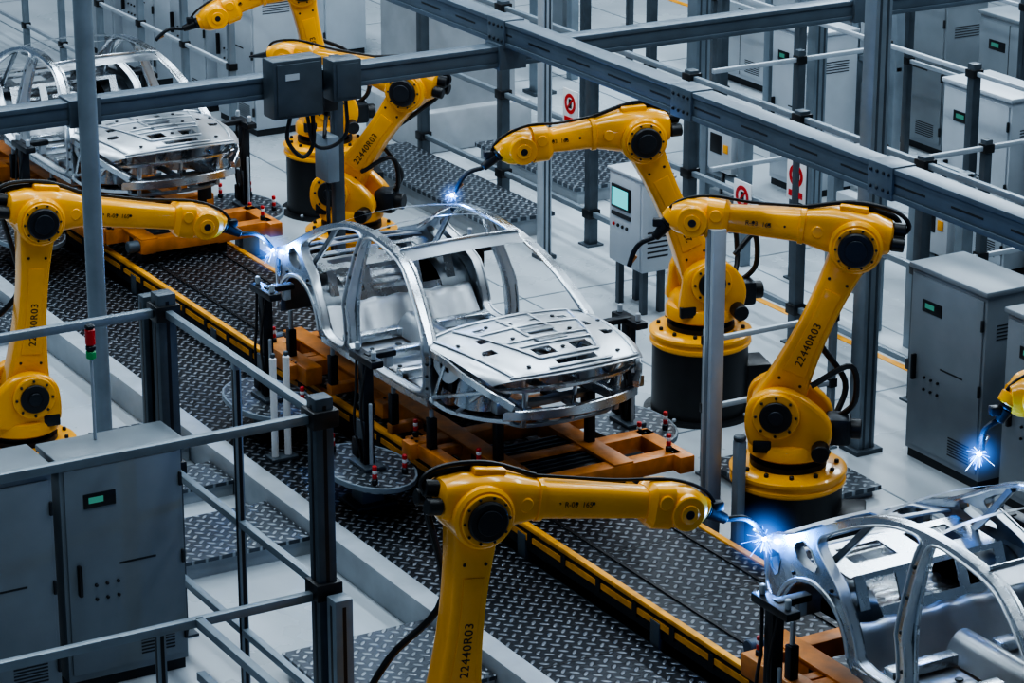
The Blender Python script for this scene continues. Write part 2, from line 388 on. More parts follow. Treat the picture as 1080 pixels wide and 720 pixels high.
# ---------------------------------------------------------------- skid
def build_skid():
    mb=MB()
    def pin(x,y,z):
        mb.cyl((x,y,z),(x,y,z+.05),.026,DRK,12); mb.cyl((x,y,z+.05),(x,y,z+.09),.02,RED,12); mb.cyl((x,y,z+.09),(x,y,z+.12),.02,WHT,12); mb.cyl((x,y,z+.12),(x,y,z+.15),.02,RED,12)
    for y in (-.40,.40):
        mb.bb((-2.25,y-.07,.60),(2.05,y+.07,.76),ORG,.012)
        mb.bb((-2.25,y-.09,.745),(2.05,y+.09,.765),ORG,.004)
        for x in (-2.0,-1,0,1,1.9): mb.bb((x-.08,y-.06,.505),(x+.08,y+.06,.60),DRK,.01)
        for x in (-1.7,-.6,.4,1.2,1.75): mb.bb((x-.05,y-.072,.65),(x+.05,y-.068,.71),DRK)
    for x,a,b in ((-2.05,-.62,.62),(-1.45,-.85,.85),(-.2,-.6,.6),(.75,-.85,.85),(1.50,-.66,1.0),(1.98,-.5,.95)):
        mb.bb((x-.075,a,.61),(x+.075,b,.75),ORG,.012)
        for y in (a+.08,b-.08):
            for q in (-.04,.04): mb.cyl((x+q,y,.75),(x+q,y,.762),.014,DRK,8)
    mb.bb((1.45,.86,.61),(2.15,1.0,.75),ORG,.012)
    mb.bb((.6,-.78,.62),(1.55,-.66,.74),ORG,.01)
    mb.bb((-2.1,-.78,.60),(-1.2,-.62,.76),ORG,.01)
    mb.bb((-.75,-.25,.66),(-.1,.25,.72),DRK,.01)
    mb.bb((1.15,-.33,.66),(1.85,.33,.72),BLK,.01)
    for i in range(9): mb.bb((1.18+i*.075,-.30,.72),(1.20+i*.075,.30,.735),GRYD)
    for x in (-1.6,-.8,.3,.95):
        for sg in (-1,1):
            y=.72
            mb.bb((x-.035,sg*y-.035,.74),(x+.035,sg*y+.035,1.0),DRK,.008)
            mb.beam((x,sg*.42,.70),(x,sg*.76,.70),.09,.08,ORG)
            mb.cyl((x,sg*y,1.0),(x,sg*y,1.07 if x>-.9 else 1.17),.02,GRYL,10)
    for y in (-.42,.42): mb.bb((1.46,y-.035,.74),(1.53,y+.035,1.19),DRK,.008)
    for x,y in ((1.98,.86),(1.50,-.60),(.68,-.72),(-2.0,-.70)): pin(x,y,.75)
    for x in (-2.25,2.0):
        mb.cyl((x,-.62,.69),(x,-.50,.69),.06,GRYD,14)
    return mb.obj('conveyor_skid')
sk=build_skid(); dup(sk,'conveyor_skid.001',PITCH); dup(sk,'conveyor_skid.002',-PITCH)

# ---------------------------------------------------------------- fixtures
def build_fixture(px,py,sg,hz=1.52,zf=.24):
    mb=MB()
    oc=[(.50*math.cos(math.radians(a))*1.1,.34*math.sin(math.radians(a))) for a in range(0,360,15)]
    t=bmesh.new(); f=t.faces.new([t.verts.new((x,y,.50)) for x,y in oc]); r=bmesh.ops.extrude_face_region(t,geom=[f])
    bmesh.ops.translate(t,verts=[g for g in r['geom'] if isinstance(g,bmesh.types.BMVert)],vec=(0,0,.05)); bmesh.ops.recalc_face_normals(t,faces=t.faces[:]); mb.add(t,DIAL)
    mb.sweep([(x,y,.53) for x,y in oc],rsec(.02,.045),GRY,closed=True)
    mb.bb((-.1,-.1,zf),(.1,.1,.5),GRY,.01); mb.bb((-.18,-.18,zf),(.18,.18,zf+.03),GRYD,.005)
    mb.bb((-.06,sg*.1,.40),(.06,sg*.42,.49),GRYD,.01)
    mb.bb((-.15,-.09,.55),(.15,.09,.58),GRYD,.004)
    mb.bb((-.045,-.045,.58),(.045,.045,hz),DRK,.006)
    mb.cyl((.07,0,.58),(.07,0,1.1),.016,GRYL,10)
    mb.bb((-.20,-.05,hz-.03),(.20,.06,hz+.03),DRK,.01)
    mb.bb((-.04,min(0,sg*.26),hz-.01),(.04,max(0,sg*.26),hz+.04),DRK,.01)
    mb.cyl((-.14,0,hz+.03),(-.14,0,hz+.10),.022,GRYL,10); mb.cyl((.14,0,hz+.03),(.14,0,hz+.10),.022,GRYL,10)
    mb.bb((-.03,sg*.20-.03,hz-.10),(.03,sg*.20+.03,hz),GRYL,.006)
    mb.bb((-.06,-.07,.80),(.06,-.045,.95),GRYD,.005); mb.bb((-.22,-.03,.58),(-.12,.05,.74),DRK,.01)
    mb.tube([(0,-.05,.6),(-.08,-.07,.9),(-.04,-.07,1.2),(-.1,-.03,hz)],.012,BLK)
    mb.tube([(.05,-.05,.6),(.12,-.09,.85),(.06,-.08,1.1),(.1,-.04,hz)],.010,BLK)
    for x,y in ((-.42,-.10),(.40,-.14),(.30,.18),(-.33,.2)):
        mb.cyl((x,y,.55),(x,y,.60),.026,DRK,12); mb.cyl((x,y,.60),(x,y,.64),.02,RED,12); mb.cyl((x,y,.64),(x,y,.67),.02,WHT,12); mb.cyl((x,y,.67),(x,y,.71),.02,RED,12)
    return mb.obj('clamping_fixture',M=Matrix.Translation((px,py,0)))
for k,dx in enumerate((0,PITCH,-PITCH)):
    for (x,y,sg,hz) in ((.60,-1.12,1,1.46),(-1.25,-1.12,1,1.50),(.80,1.22,-1,1.45),(-1.75,1.22,-1,1.45)):
        build_fixture(x+dx,y,sg,hz,.24 if sg>0 else 0.)
    mb=MB()
    for y0 in (-.06,.06): mb.cyl((0,y0,.24),(0,y0,1.14),.03,WHT,14); mb.cyl((0,y0,1.14),(0,y0,1.18),.02,GRYD,10)
    mb.bb((-.08,-.12,.24),(.08,.12,.27),GRYD,.004)
    mb.obj('guide_pin_pair',M=Matrix.Translation((-.62+dx,-1.30,0)))

# ---------------------------------------------------------------- robots
def robot(base,d,zr,sh,el,wr,tip,side,label=True):
    d=V((d[0],d[1])).normalized(); yaw=math.atan2(d.y,d.x)
    M=Matrix.Translation((base[0],base[1],0))@Matrix.Rotation(yaw,4,'Z'); Mi=M.inverted()
    tp=Mi@V(tip); mb=MB(); S=V((sh[0],0,sh[1])); E=V((el[0],0,el[1])); W=V((wr[0],0,wr[1]))
    Y=V((0,1,0))
    if zr>.4:
        mb.lathe((0,0,0),Z,[(0,0),(0,.50),(.035,.50),(.035,.43),(zr-.15,.43),(zr-.15,0)],BLK,44)
        for k in range(8):
            a=k*math.pi/4; mb.cyl((.465*math.cos(a),.465*math.sin(a),.03),(.465*math.cos(a),.465*math.sin(a),.06),.02,GRYL,8)
        mb.bb((-.62,-.18,.05),(-.38,.18,.45),BLK,.02)
    mb.lathe((0,0,zr-.16),Z,[(0,0),(0,.42),(.03,.455),(.055,.455),(.065,.44),(.10,.44),(.11,.46),(.135,.46),(.16,.42),(.165,.33),(.165,0)],YEL,44)
    for k in range(12):
        a=k*math.pi/6+.1; mb.cyl((.38*math.cos(a),.38*math.sin(a),zr-.01),(.38*math.cos(a),.38*math.sin(a),zr+.03),.018,BLK,8)
    mb.lathe((0,0,zr),Z,[(0,.30),(.05,.30),(.05,.26),(.11,.26)],BLK,36)
    mb.lathe((0,0,zr+.09),Z,[(0,0),(0,.29),(.02,.32),(.10,.32),(.13,.30),(.16,.22),(.16,0)],YEL,36)
    out=chaikin([(-.30,zr+.16),(.28,zr+.16),(S.x+.25,S.z-.1),(S.x+.22,S.z+.12),(S.x,S.z+.22),(S.x-.2,S.z+.16),(-.36,S.z-.06)],2)
    mb.prism(out,-.27,-.14,YEL,.03); mb.prism(out,.14,.27,YEL,.03)
    mb.prism(chaikin([(-.30,zr+.14),(.27,zr+.14),(.24,S.z-.12),(-.30,S.z-.08)],2),-.2,.2,YEL,.02)
    for sg in (-1,1):
        mb.cyl(S+Y*sg*.25,S+Y*sg*.31,.185,YEL,32); mb.cyl(S+Y*sg*.31,S+Y*sg*.335,.125,BLK,28); mb.cyl(S+Y*sg*.33,S+Y*sg*.35,.06,DRK,20)
        for k in range(8):
            a=k*math.pi/4; c=S+Y*sg*.31+V((math.cos(a)*.155,0,math.sin(a)*.155)); mb.cyl(c,c+Y*sg*.015,.012,DRK,6)
    mb.box((-.38,0,zr+.30),(.20,.24,.22),DRK,.03); mb.cyl((-.46,0,zr+.3),(-.56,0,zr+.3),.08,BLK,18)
    mb.cyl((-.25,.26,zr+.22),(-.25,.40,zr+.22),.07,BLK,16)
    mb.box((.20,side*.25,zr+.22),(.14,.06,.10),DRK,.01)
    ax=(E-S); LL=ax.length; ax.normalize(); nx=V((ax.z,0,-ax.x))
    def hw(t): return .205*(1-t)+.175*t-.070*math.sin(math.pi*t)**.8
    pts=[]
    n=14
    for i in range(n+1):
        t=i/n; p=S+ax*LL*t+nx*hw(t); pts.append((p.x,p.z))
    for i in range(1,8):
        a=math.pi*i/8; p=E+nx*.175*math.cos(a)+ax*.175*math.sin(a); pts.append((p.x,p.z))
    for i in range(n+1):
        t=1-i/n; p=S+ax*LL*t-nx*hw(t); pts.append((p.x,p.z))
    for i in range(1,8):
        a=math.pi*i/8; p=S-nx*.205*math.cos(a)-ax*.205*math.sin(a); pts.append((p.x,p.z))
    mb.prism(pts,-.125,.125,YEL,.04)
    web=[]
    for i in range(9):
        t=.22+.5*i/8; p=S+ax*LL*t+nx*(hw(t)-.055); web.append((p.x,p.z))
    for i in range(9):
        t=.72-.5*i/8; p=S+ax*LL*t-nx*(hw(t)-.055); web.append((p.x,p.z))
    mb.prism(web,-.133,.133,YEL,.006)
    for t in (.17,.78):
        for sg in (-1,1):
            for q in (-1,1):
                c=S+ax*LL*t+nx*q*(hw(t)*.55)+Y*sg*.12; mb.cyl(c,c+Y*sg*.012,.012,DRK,8)
    fd=(W-E).normalized(); up=V((-fd.z,0,fd.x))
    if up.z<0: up=-up
    L=(W-E).length; F0=E+up*.07
    mb.cyl(E-Y*.215,E+Y*.215,.205,YEL,36,bev=.02)
    for sg in (-1,1):
        mb.cyl(E+Y*sg*.21,E+Y*sg*.235,.17,YEL,32); mb.cyl(E+Y*sg*.235,E+Y*sg*.275,.135,BLK,32,bev=.015); mb.cyl(E+Y*sg*.275,E+Y*sg*.29,.085,DRK,24)
        for k in range(10):
            a=k*math.pi/5; c=E+Y*sg*.235+V((math.cos(a)*.153,0,math.sin(a)*.153)); mb.cyl(c,c+Y*sg*.012,.010,DRK,6)
    mb.loft(F0,fd,up,[(-.27,.10,.08,.0),(-.25,.14,.12,.0),(-.12,.17,.17,0),(.10,.175,.185,.0),(.22,.16,.17,.0),(.36,.125,.14,.0),(.42,.115,.125,.0),(L-.40,.098,.102,-.02),(L-.36,.105,.112,-.03)],YEL)
    mb.loft(F0,fd,up,[(.40,.122,.132,0),(.405,.13,.14,0),(.44,.13,.14,0),(.445,.12,.13,0)],YEL)
    mb.loft(F0,fd,up,[(L-.39,.11,.115,-.03),(L-.35,.145,.15,-.03),(L-.22,.15,.155,-.03)],YEL,pw=.5)
    mb.loft(F0,fd,up,[(L-.23,.135,.13,-.03),(L-.20,.15,.145,-.04),(L-.06,.15,.14,-.05),(L+.0,.12,.12,-.06),(L+.05,.09,.09,-.06)],YEL,pw=.8)
    for sg in (-1,1):
        c=F0+fd*(L-.12)-up*.05
        mb.cyl(c+Y*sg*.10,c+Y*sg*.165,.12,YEL,24); mb.cyl(c+Y*sg*.165,c+Y*sg*.178,.065,YEL,20); mb.cyl(c+Y*sg*.178,c+Y*sg*.183,.03,DRK,16)
        c=F0+fd*(L-.29)+up*.02; mb.cyl(c+Y*sg*.14,c+Y*sg*.158,.05,YEL,20)
        mb.cyl(F0+fd*.30+Y*sg*.11,F0+fd*.30+Y*sg*.15,.05,YEL,16)
    for a,b in ((.0,.06),(.09,-.03),(-.09,-.03)):
        c=F0-fd*.26+Y*a+up*b; mb.cyl(c,c-fd*.10,.055,BLK,16)
    mb.box(F0+fd*.05+up*.19,(.22,.16,.05),YEL,.015,Matrix.Rotation(-math.atan2(fd.z,fd.x),4,'Y'))
    for k in range(3):
        c=F0+fd*(.55+.12*k)
        for sg in (-1,1): mb.cyl(c+Y*sg*.08,c+Y*sg*.112,.012,DRK,8)
    w0=F0+fd*(L+.02)-up*.055
    gd=(tp-w0); GL=gd.length; gd.normalize()
    mb.cyl(w0-gd*.02,w0+gd*.06,.085,YEL,22); mb.cyl(w0+gd*.05,w0+gd*.09,.06,DRK,20)
    if GL>.35:
        mb.cyl(w0+gd*.09,w0+gd*min(.24,GL*.45),.05,BLK,16,r1=.035)
        mid=w0+gd*GL*.45; sidev=gd.cross(Y).normalized()
        if sidev.z<0: sidev=-sidev
        mb.tube([mid-gd*.02,mid+gd*GL*.15+sidev*.05,mid+gd*GL*.32+sidev*.045,tp-gd*.02],.02,DRK,10)
        mb.cyl(tp-gd*.12+sidev*.012,tp-gd*.015,.014,COP,10,r1=.008)
        mb.box(w0+gd*.13+sidev*.06,(.08,.07,.06),DRK,.01)
    else: mb.cyl(w0+gd*.08,tp,.035,DRK,12,r1=.010)
    q=-side
    mb.tube([(-.35,.16*q,zr+.32),(-.42,.30*q,S.z+.1),(S.x-.3,.26*q,S.z+.45),S+ax*LL*.55-nx*.05+Y*.2*q,E-fd*.24+Y*.20*q-Z*.05,F0-fd*.28+up*.12+Y*.08*q,F0+fd*.05+up*.22],.024,BLK)
    mb.tube([(-.36,-.05,zr+.36),(-.50,.0,S.z+.05),(-.46,.05,S.z+.35),(S.x-.26,.12,S.z+.20)],.024,BLK)
    mb.tube([F0-fd*.32+up*.0,F0-fd*.38+up*.10,F0-fd*.26+up*.20,F0+fd*.05+up*.23,F0+fd*.4+up*.15],.018,BLK)
    mb.tube([F0+fd*.4+up*.15,F0+fd*(L*.6)+up*.125,F0+fd*(L-.2)+up*.13,w0+gd*.05+up*.12,w0+gd*GL*.35],.012,BLK)
    o=mb.obj('industrial_robot_arm',34,M=M)
    if label:
        cu=bpy.data.curves.new('stencil_number','FONT'); cu.body='22440R03'; cu.size=.085; cu.extrude=.0008; cu.space_character=1.1
        cu.materials.append(TXT)
        to=bpy.data.objects.new('stencil_number',cu); COL.objects.link(to); to.parent=o
        Xa=ax; Nn=Y*side; Ya=Nn.cross(Xa)
        R=Matrix((Xa,Ya,Nn)).transposed().to_4x4()
        to.matrix_local=Matrix.Translation(S+ax*LL*.27+Y*side*.1345-Ya*.03)@R
        cu=bpy.data.curves.new('arm_label','FONT'); cu.body='R-03  165'; cu.size=.05; cu.extrude=.0008; cu.materials.append(TXT)
        to=bpy.data.objects.new('arm_label',cu); COL.objects.link(to); to.parent=o
        sgx=1 if side<0 else -1
        Xa=fd*sgx; Nn=Y*side; Ya=Nn.cross(Xa); R=Matrix((Xa,Ya,Nn)).transposed().to_4x4()
        to.matrix_local=Matrix.Translation(F0+fd*(.58 if sgx>0 else .85)+Y*side*.118-Ya*.02)@R
    return o
robot((2.75,1.47),(-.6,-.8),.80,(.10,1.28),(-.46,2.62),(.90,2.76),(1.98,.45,2.34),1)
robot((-.40,2.74),(-.286,-.958),.80,(0,1.28),(.60,2.58),(1.78,2.52),(-1.0,.56,2.18),1)
robot((-4.75,1.47),(-.75,-.66),.80,(.10,1.20),(-.65,2.26),(.75,2.47),(-5.6,.80,2.42),1)
robot((-7.85,2.72),(-.284,-.959),.80,(0,1.28),(.25,2.55),(1.27,2.2),(-8.42,.98,2.0),1)
robot((-2.27,-2.97),(.11,.994),.20,(.05,.65),(.22,2.15),(1.78,1.89),(-1.98,-.68,1.62),-1)
robot((5.23,-2.97),(.11,.994),.20,(.05,.65),(.22,2.15),(1.78,1.89),(5.52,-.68,1.62),-1)
robot((7.07,2.70),(-.356,-.934),.80,(0,1.28),(.75,2.62),(2.14,2.58),(6.26,.47,2.24),1)

# ---------------------------------------------------------------- welding arcs
def sparks(p,n,R,e,g=.28,down=.3):
    mb=MB(); p=V(p)
    mb.lathe(V((0,0,-.016)),Z,[(0,0),(.006,.012),(.016,.017),(.026,.012),(.032,0)],SPW,12)
    for i in range(n):
        d=V((random.gauss(0,1),random.gauss(0,1),random.gauss(0,1)-down)).normalized()
        r0=random.uniform(.05,.3)*R; r1=r0+random.uniform(.1,.75)*R*random.random()+.012
        mb.tube([d*r0,d*r1-Z*.02*(r1/R)],random.uniform(.0008,.0018),random.choice((SPB,SPB,SPB,SPY)),4,smooth=False)
    o=mb.obj('welding_sparks',M=Matrix.Translation(p))
    me=bpy.data.meshes.new('arc_glow_halo'); bm=bmesh.new(); bmesh.ops.create_icosphere(bm,subdivisions=3,radius=1); bm.to_mesh(me); bm.free(); me.materials.append(HALO)
    fo=bpy.data.objects.new('arc_glow_halo',me); COL.objects.link(fo); fo.parent=o; fo.scale=(g,g,g)  # added glowing sphere, gives the arc its halo
    l=bpy.data.lights.new('arc_light','POINT'); l.energy=e; l.color=(.10,.34,1); l.shadow_soft_size=.04
    lo=bpy.data.objects.new('arc_light',l); COL.objects.link(lo); lo.location=p+V((.03,-.10,.10))
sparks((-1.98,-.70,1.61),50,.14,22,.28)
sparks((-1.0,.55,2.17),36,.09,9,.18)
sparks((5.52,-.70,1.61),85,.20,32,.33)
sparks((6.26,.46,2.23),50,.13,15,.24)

# ---------------------------------------------------------------- conveyor
mb=MB()
X0,X1=-16,12
mb.bb((X0,-.53,.40),(X1,.53,.50),DIA)
for sg in (-1,1):
    mb.bb((X0,sg*.54,.47),(X1,sg*.595,.51),SAF,.006)
    mb.bb((X0,sg*.52,.30),(X1,sg*.58,.47),DRK)
    mb.bb((X0,sg*.58,.385),(X1,sg*.592,.43),SAF)
    mb.bb((X0,sg*.50,.08),(X1,sg*.56,.16),GRYD)
    for i in range(56):
        x=X0+.25+i*.5; mb.bb((x,sg*.59-.008,.36),(x+.06,sg*.59+.008,.46),BLK)
    for i in range(15):
        x=X0+1+i*1.9; mb.bb((x,sg*.50,0),(x+.12,sg*.60,.42),GRYD,.005)
for i in range(28): mb.bb((X0+i,-.53,.4995),(X0+i+.012,.53,.502),BLK)
mb.bb((X0,-.37,.50),(X1,-.345,.512),BLK); mb.bb((X0,.345,.50),(X1,.37,.512),BLK)
mb.obj('floor_conveyor')
mb=MB()
mb.bb((X0,-1.55,.19),(X1,-.62,.24),DIA); mb.bb((X0,-1.5,0),(X1,-1.3,.19),DRK); mb.bb((X0,-.9,0),(X1,-.7,.19),DRK)
for i in range(14): mb.bb((X0+i*2,-1.55,.238),(X0+i*2+.012,-.62,.242),BLK)
mb.obj('tread_plate_walkway')
mb=MB()
mb.bb((X0,.64,.16),(X1,.84,.21),DIA); mb.bb((X0,.68,0),(X1,.80,.16),DRK)
mb.obj('tread_plate_walkway.001')
mb=MB()
mb.bb((X0,-1.74,0),(X1,-1.56,.27),CURB,.01)
mb.obj('trim_1')
for i,(a,b,c,dd,z) in enumerate(((.0,.85,-2.85,-1.75,.16),(-2.2,-1.5,-2.4,-1.75,.16),(2.7,3.8,-2.9,-1.75,.16),(-1.1,-.6,-2.4,-1.75,.14),(-6.3,-5.2,-2.9,-1.75,.16))):
    mb=MB(); mb.bb((a,c,z-.03),(b,dd,z),DIAL); mb.bb((a+.03,c+.03,0),(b-.03,dd,z-.03),CURB)
    mb.obj('access_step')
for (a,b,c,dd,z) in ((-9.2,-5.8,3.6,4.45,.24),(-4.0,-1.6,1.75,2.05,.12),(.9,2.1,1.95,2.9,.10),(-8.9,-6.6,5.2,6.5,.2)):
    mb=MB(); mb.bb((a,c,z-.04),(b,dd,z),DIAL); mb.bb((a+.05,c+.05,0),(b-.05,dd-.05,z-.04),CURB)
    mb.obj('service_platform')

# ---------------------------------------------------------------- floor + ceiling
mb=MB(); mb.grid(lambda u,v:V((-45+80*u,-25+65*v,0)),4,4,FLR,0); mb.obj('floor')
mb=MB(); mb.grid(lambda u,v:V((-45+80*u,-25+65*v,13)),4,4,CEI,.1)
for i in range(14): mb.beam((-45+i*6,-25,12.7),(-45+i*6,40,12.7),.3,.5,CEI)
mb.obj('ceiling')
mb=MB(); mb.bb((-30,8.95,.002),(20,9.07,.006),SAF); mb.bb((-30,12.0,.002),(20,12.1,.006),SAF); mb.bb((-4.5,5.0,.002),(4,5.08,.006),SAF); mb.obj('floor_marking_line')
mb=MB()
for k in range(8): mb.bb((-20,3.0+k*2.6,.001),(12,3.02+k*2.6,.003),GRY)
for k in range(8): mb.bb((-20+k*4,1.2,.001),(-19.98+k*4,20,.003),GRY)
mb.obj('floor_joint')

# ---------------------------------------------------------------- beams + columns
mb=MB()
def ibeam(p0,p1,w,h,m):
    p0=V(p0);p1=V(p1)
    mb.beam(p0+Z*(h/2-.02),p1+Z*(h/2-.02),w,.04,m); mb.beam(p0-Z*(h/2-.02),p1-Z*(h/2-.02),w,.04,m)
    mb.beam(p0,p1,w*.86,h-.06,m)
ibeam((-16,.93,3.62),(14,.93,3.62),.18,.22,GRYB)
for i in range(44):
    x=-12+i*.62; mb.bb((x,.93-.0795,3.61),(x+.34,.93-.077,3.625),BLK)
for x in (-4.2,-.73,2.1,4.6):
    mb.bb((x-.14,.93-.10,3.50),(x+.14,.93+.10,3.74),GRYB,.006)
    for a in (-.1,-.03,.04,.1): mb.cyl((x+a,.82,3.68),(x+a,.835,3.68),.013,DRK,8); mb.cyl((x+a,.82,3.56),(x+a,.835,3.56),.013,DRK,8)
mb.obj('overhead_steel_beam')
mb=MB(); ibeam((-.73,-9,3.42),(-.73,14,3.42),.18,.18,GRYB)
for y in (-6,-2.9,.93,4.6): mb.bb((-.85,y-.13,3.31),(-.61,y+.13,3.53),GRYB,.005)
mb.obj('overhead_steel_beam.001')
mb=MB(); mb.cyl((-.52,-2.92,0),(-.52,-2.92,6),.075,GRY,28); mb.cyl((-.52,-2.92,0),(-.52,-2.92,.03),.2,GRYD,20)
mb.obj('support_column')
def column(x,y,w,h,m,name='support_column'):
    mb=MB(); mb.bb((x-w/2,y-w/2,0),(x+w/2,y+w/2,h),m,.015); mb.bb((x-w*.8,y-w*.8,0),(x+w*.8,y+w*.8,.04),GRYD,.004)
    for a in (-1,1): mb.bb((x-w/2-.004,y+a*w*.22-.01,0),(x+w/2+.004,y+a*w*.22+.01,h),GRYD)
    mb.obj(name)
column(1.14,3.40,.17,7,GRY)
column(-7.2,7.2,.2,7,GRY); column(-4.9,7.2,.16,7,GRY); column(-11.3,7.5,.2,7,GRY); column(-5.1,3.9,.12,6,GRYL)
mb=MB(); mb.bb((2.43,.86,0),(2.55,.98,2.72),GRYL,.01); mb.bb((2.47,.855,.2),(2.51,.86,2.72),GRY); mb.bb((2.36,.86,0),(2.62,1.05,.03),GRYD)
mb.obj('aluminium_post')
mb=MB(); mb.bb((2.78,.92,0),(2.86,1.0,1.1),GRY,.008); mb.cyl((2.82,.96,1.1),(2.82,.96,1.14),.05,GRYD,12); mb.obj('aluminium_post.001')
mb=MB(); mb.bb((-10.7,4.9,0),(-9.5,6.1,7),CONC,.02); mb.bb((-10.85,4.75,0),(-9.35,6.25,.5),CONC,.03); mb.obj('concrete_pillar')

# ---------------------------------------------------------------- fences
def fence(name,p0,p1,posts,h,rails,pw=.09,rw=.05,m=GRYD,mr=GRY,caps=True):
    mb=MB(); p0=V((*p0,0));p1=V((*p1,0)); d=(p1-p0)
    for t in posts:
        c=p0+d*t
        mb.bb((c.x-pw/2,c.y-pw/2,0),(c.x+pw/2,c.y+pw/2,h),m,.008)
        mb.bb((c.x-pw*.9,c.y-pw*.9,0),(c.x+pw*.9,c.y+pw*.9,.02),m)
        if caps:
            for z in rails: mb.bb((c.x-pw*.66,c.y-pw*.66,z-rw*.9),(c.x+pw*.66,c.y+pw*.66,z+rw*.9),BLK,.006)
    for z in rails: mb.beam(p0+Z*z,p1+Z*z,rw,rw,mr)
    return mb.obj(name)
fence('safety_fence',(-9.0,4.57),(6,4.57),[i/8 for i in range(9)],2.3,(2.22,1.25,.35),.11,.055)
fence('safety_fence',(-9.2,6.9),(4,6.9),[i/9 for i in range(10)],2.4,(2.3,1.2),.10,.045,m=GRYD,mr=GRYL)
fence('safety_fence',(.95,1.9),(.95,3.2),[0,1],1.3,(1.2,.6),.06,.045,m=GRY,mr=GRYL)
fence('safety_fence',(-3.2,4.7),(-3.2,6.8),[.5],2.4,(2.3,1.3),.08,.045,m=GRYD,mr=GRYL)
fence('safety_fence',(.2,4.7),(.2,6.8),[.33,.66],2.3,(2.22,1.2),.08,.045,m=GRYD,mr=GRYL)
fence('safety_fence',(.2,8.6),(.2,11),[0,.5,1],2.3,(2.22,1.2),.08,.045,m=GRYD,mr=GRYL)
fence('safety_fence',(-9.1,3.2),(-9.1,4.5),[0],2.4,(2.3,1.2),.08,.045,m=GRY,mr=GRYL)
fence('safety_fence',(-18,2.6),(-10,2.6),[i/6 for i in range(7)],2.4,(2.3,1.2,.4),.08,.045,m=GRY,mr=GRYL)
fence('safety_fence',(-12,9.3),(4,9.3),[i/8 for i in range(9)],2.4,(2.3,1.3),.08,.045,m=GRYD,mr=GRYL)
# foreground fence
mb=MB()
def post(x,y,h,w,m=GRYD):
    mb.bb((x-w/2,y-w/2,0),(x+w/2,y+w/2,h),m,.008); mb.bb((x-w*.9,y-w*.9,0),(x+w*.9,y+w*.9,.02),m)
    mb.bb((x-.012,y-w/2-.002,.1),(x+.012,y+w/2+.002,h-.05),BLK); mb.bb((x-w/2-.002,y-.012,.1),(x+w/2+.002,y+.012,h-.05),BLK)
YF=-3.28
post(4.19,YF,2.66,.13); post(1.68,YF,2.66,.14); post(1.50,YF-.05,2.60,.10)
post(4.38,YF+.02,1.32,.13,GRY); post(2.9,YF,2.5,.055,GRY)
for x in (1.68,4.19):
    for z in (2.52,1.32): mb.bb((x-.095,YF-.095,z-.06),(x+.095,YF+.095,z+.06),BLK,.01)
for z in (2.52,1.32,.5): mb.beam((1.68,YF,z),(4.19,YF,z),.055,.055,GRY)
for x,zz in ((4.19,(2.52,1.28)),(1.68,(2.52,))):
    for z in zz: mb.beam((x,YF,z),(x,YF-5,z),.06,.06,GRY)
    post(x,YF-4.4,2.6,.1)
post(4.19,-4.45,1.3,.06,GRY)
mb.beam((4.19,YF-.9,1.28),(5.6,YF-.9,1.28),.06,.06,GRY); mb.beam((4.19,YF-.9,.9),(5.6,YF-.9,.9),.06,.06,GRY)
mb.obj('foreground_guard_rail')

# ---------------------------------------------------------------- cabinets
def cabinet(x,y,w,d,h,front='-y',body=CAB,name='control_cabinet'):
    mb=MB()
    mb.bb((0.02,.02,0),(w-.02,d-.02,.1),CABD)
    mb.bb((0,0,.08),(w,d,h-.05),body,.012); mb.bb((-.02,-.03,h-.05),(w+.02,d+.01,h),body,.015)
    mb.bb((.03,-.018,.14),(w-.03,.0,h-.09),body,.008)
    if w>1.0: mb.bb((w*.5-.004,-.021,.14),(w*.5+.004,-.0,h-.09),CABD)
    mb.bb((w*.18,-.024,h*.78),(w*.44,-.016,h*.84),BLK,.002); mb.bb((w*.22,-.026,h*.80),(w*.34,-.02,h*.825),SCG)
    mb.bb((w*.10,-.06,h*.42),(w*.13,-.015,h*.55),BLK,.008)
    for i in range(3):
        for j in range(2): mb.cyl((w*(.25+.09*i),-.035,h*(.62-.06*j)-.3),(w*(.25+.09*i),-.012,h*(.62-.06*j)-.3),.012,BLK,10)
    mb.bb((w*.45,-.02,h*.52),(w*.75,-.017,h*.528),CABD)
    for i in range(7): mb.bb((w*.6,-.021,.2+i*.025),(w*.88,-.016,.21+i*.025),CABD)
    for z in (.3,h*.5,h-.3): mb.bb((w-.035,-.035,z-.05),(w-.015,-.01,z+.05),CABD,.003)
    for i in range(5): mb.bb((w-.004,d*.2,h*.75+i*.03),(w+.003,d*.8,h*.75+i*.03+.01),CABD)
    M=Matrix.Translation((x,y,0))
    if front=='+x': M=M@Matrix.Rotation(math.radians(90),4,'Z')
    return mb.obj(name,M=M)
cabinet(1.42,3.66,1.0,.55,1.75); cabinet(2.68,3.66,1.1,.55,1.70)
cabinet(2.27,-4.36,.92,.38,1.78,'+x'); cabinet(2.35,-5.34,.90,.5,1.78,'+x')
for x,y,w,b in ((-7.4,10.0,1.2,CAB),(-5.6,10.0,1.1,CAB),(-3.2,7.6,1.1,CABL),(-1.7,7.6,1.0,CAB),(-4.2,10.0,1,CAB),(-.9,10,1.1,CAB),(-9.2,10,1.2,CAB),(-11,10,1.2,CABL),(-6.3,7.6,.8,CABL),(1.0,7.6,1.2,CAB)):
    cabinet(x,y,w,.6,1.9,'-y',b)
for x,y in ((-16.6,3.4),(-15.2,3.4),(-13.6,3.4),(-12.2,3.4),(-17.5,6),(-15.5,6),(-13,6.3)):
    cabinet(x,y,1.1,.6,2.0,'-y',CABL if int(x*10)%3 else CAB)
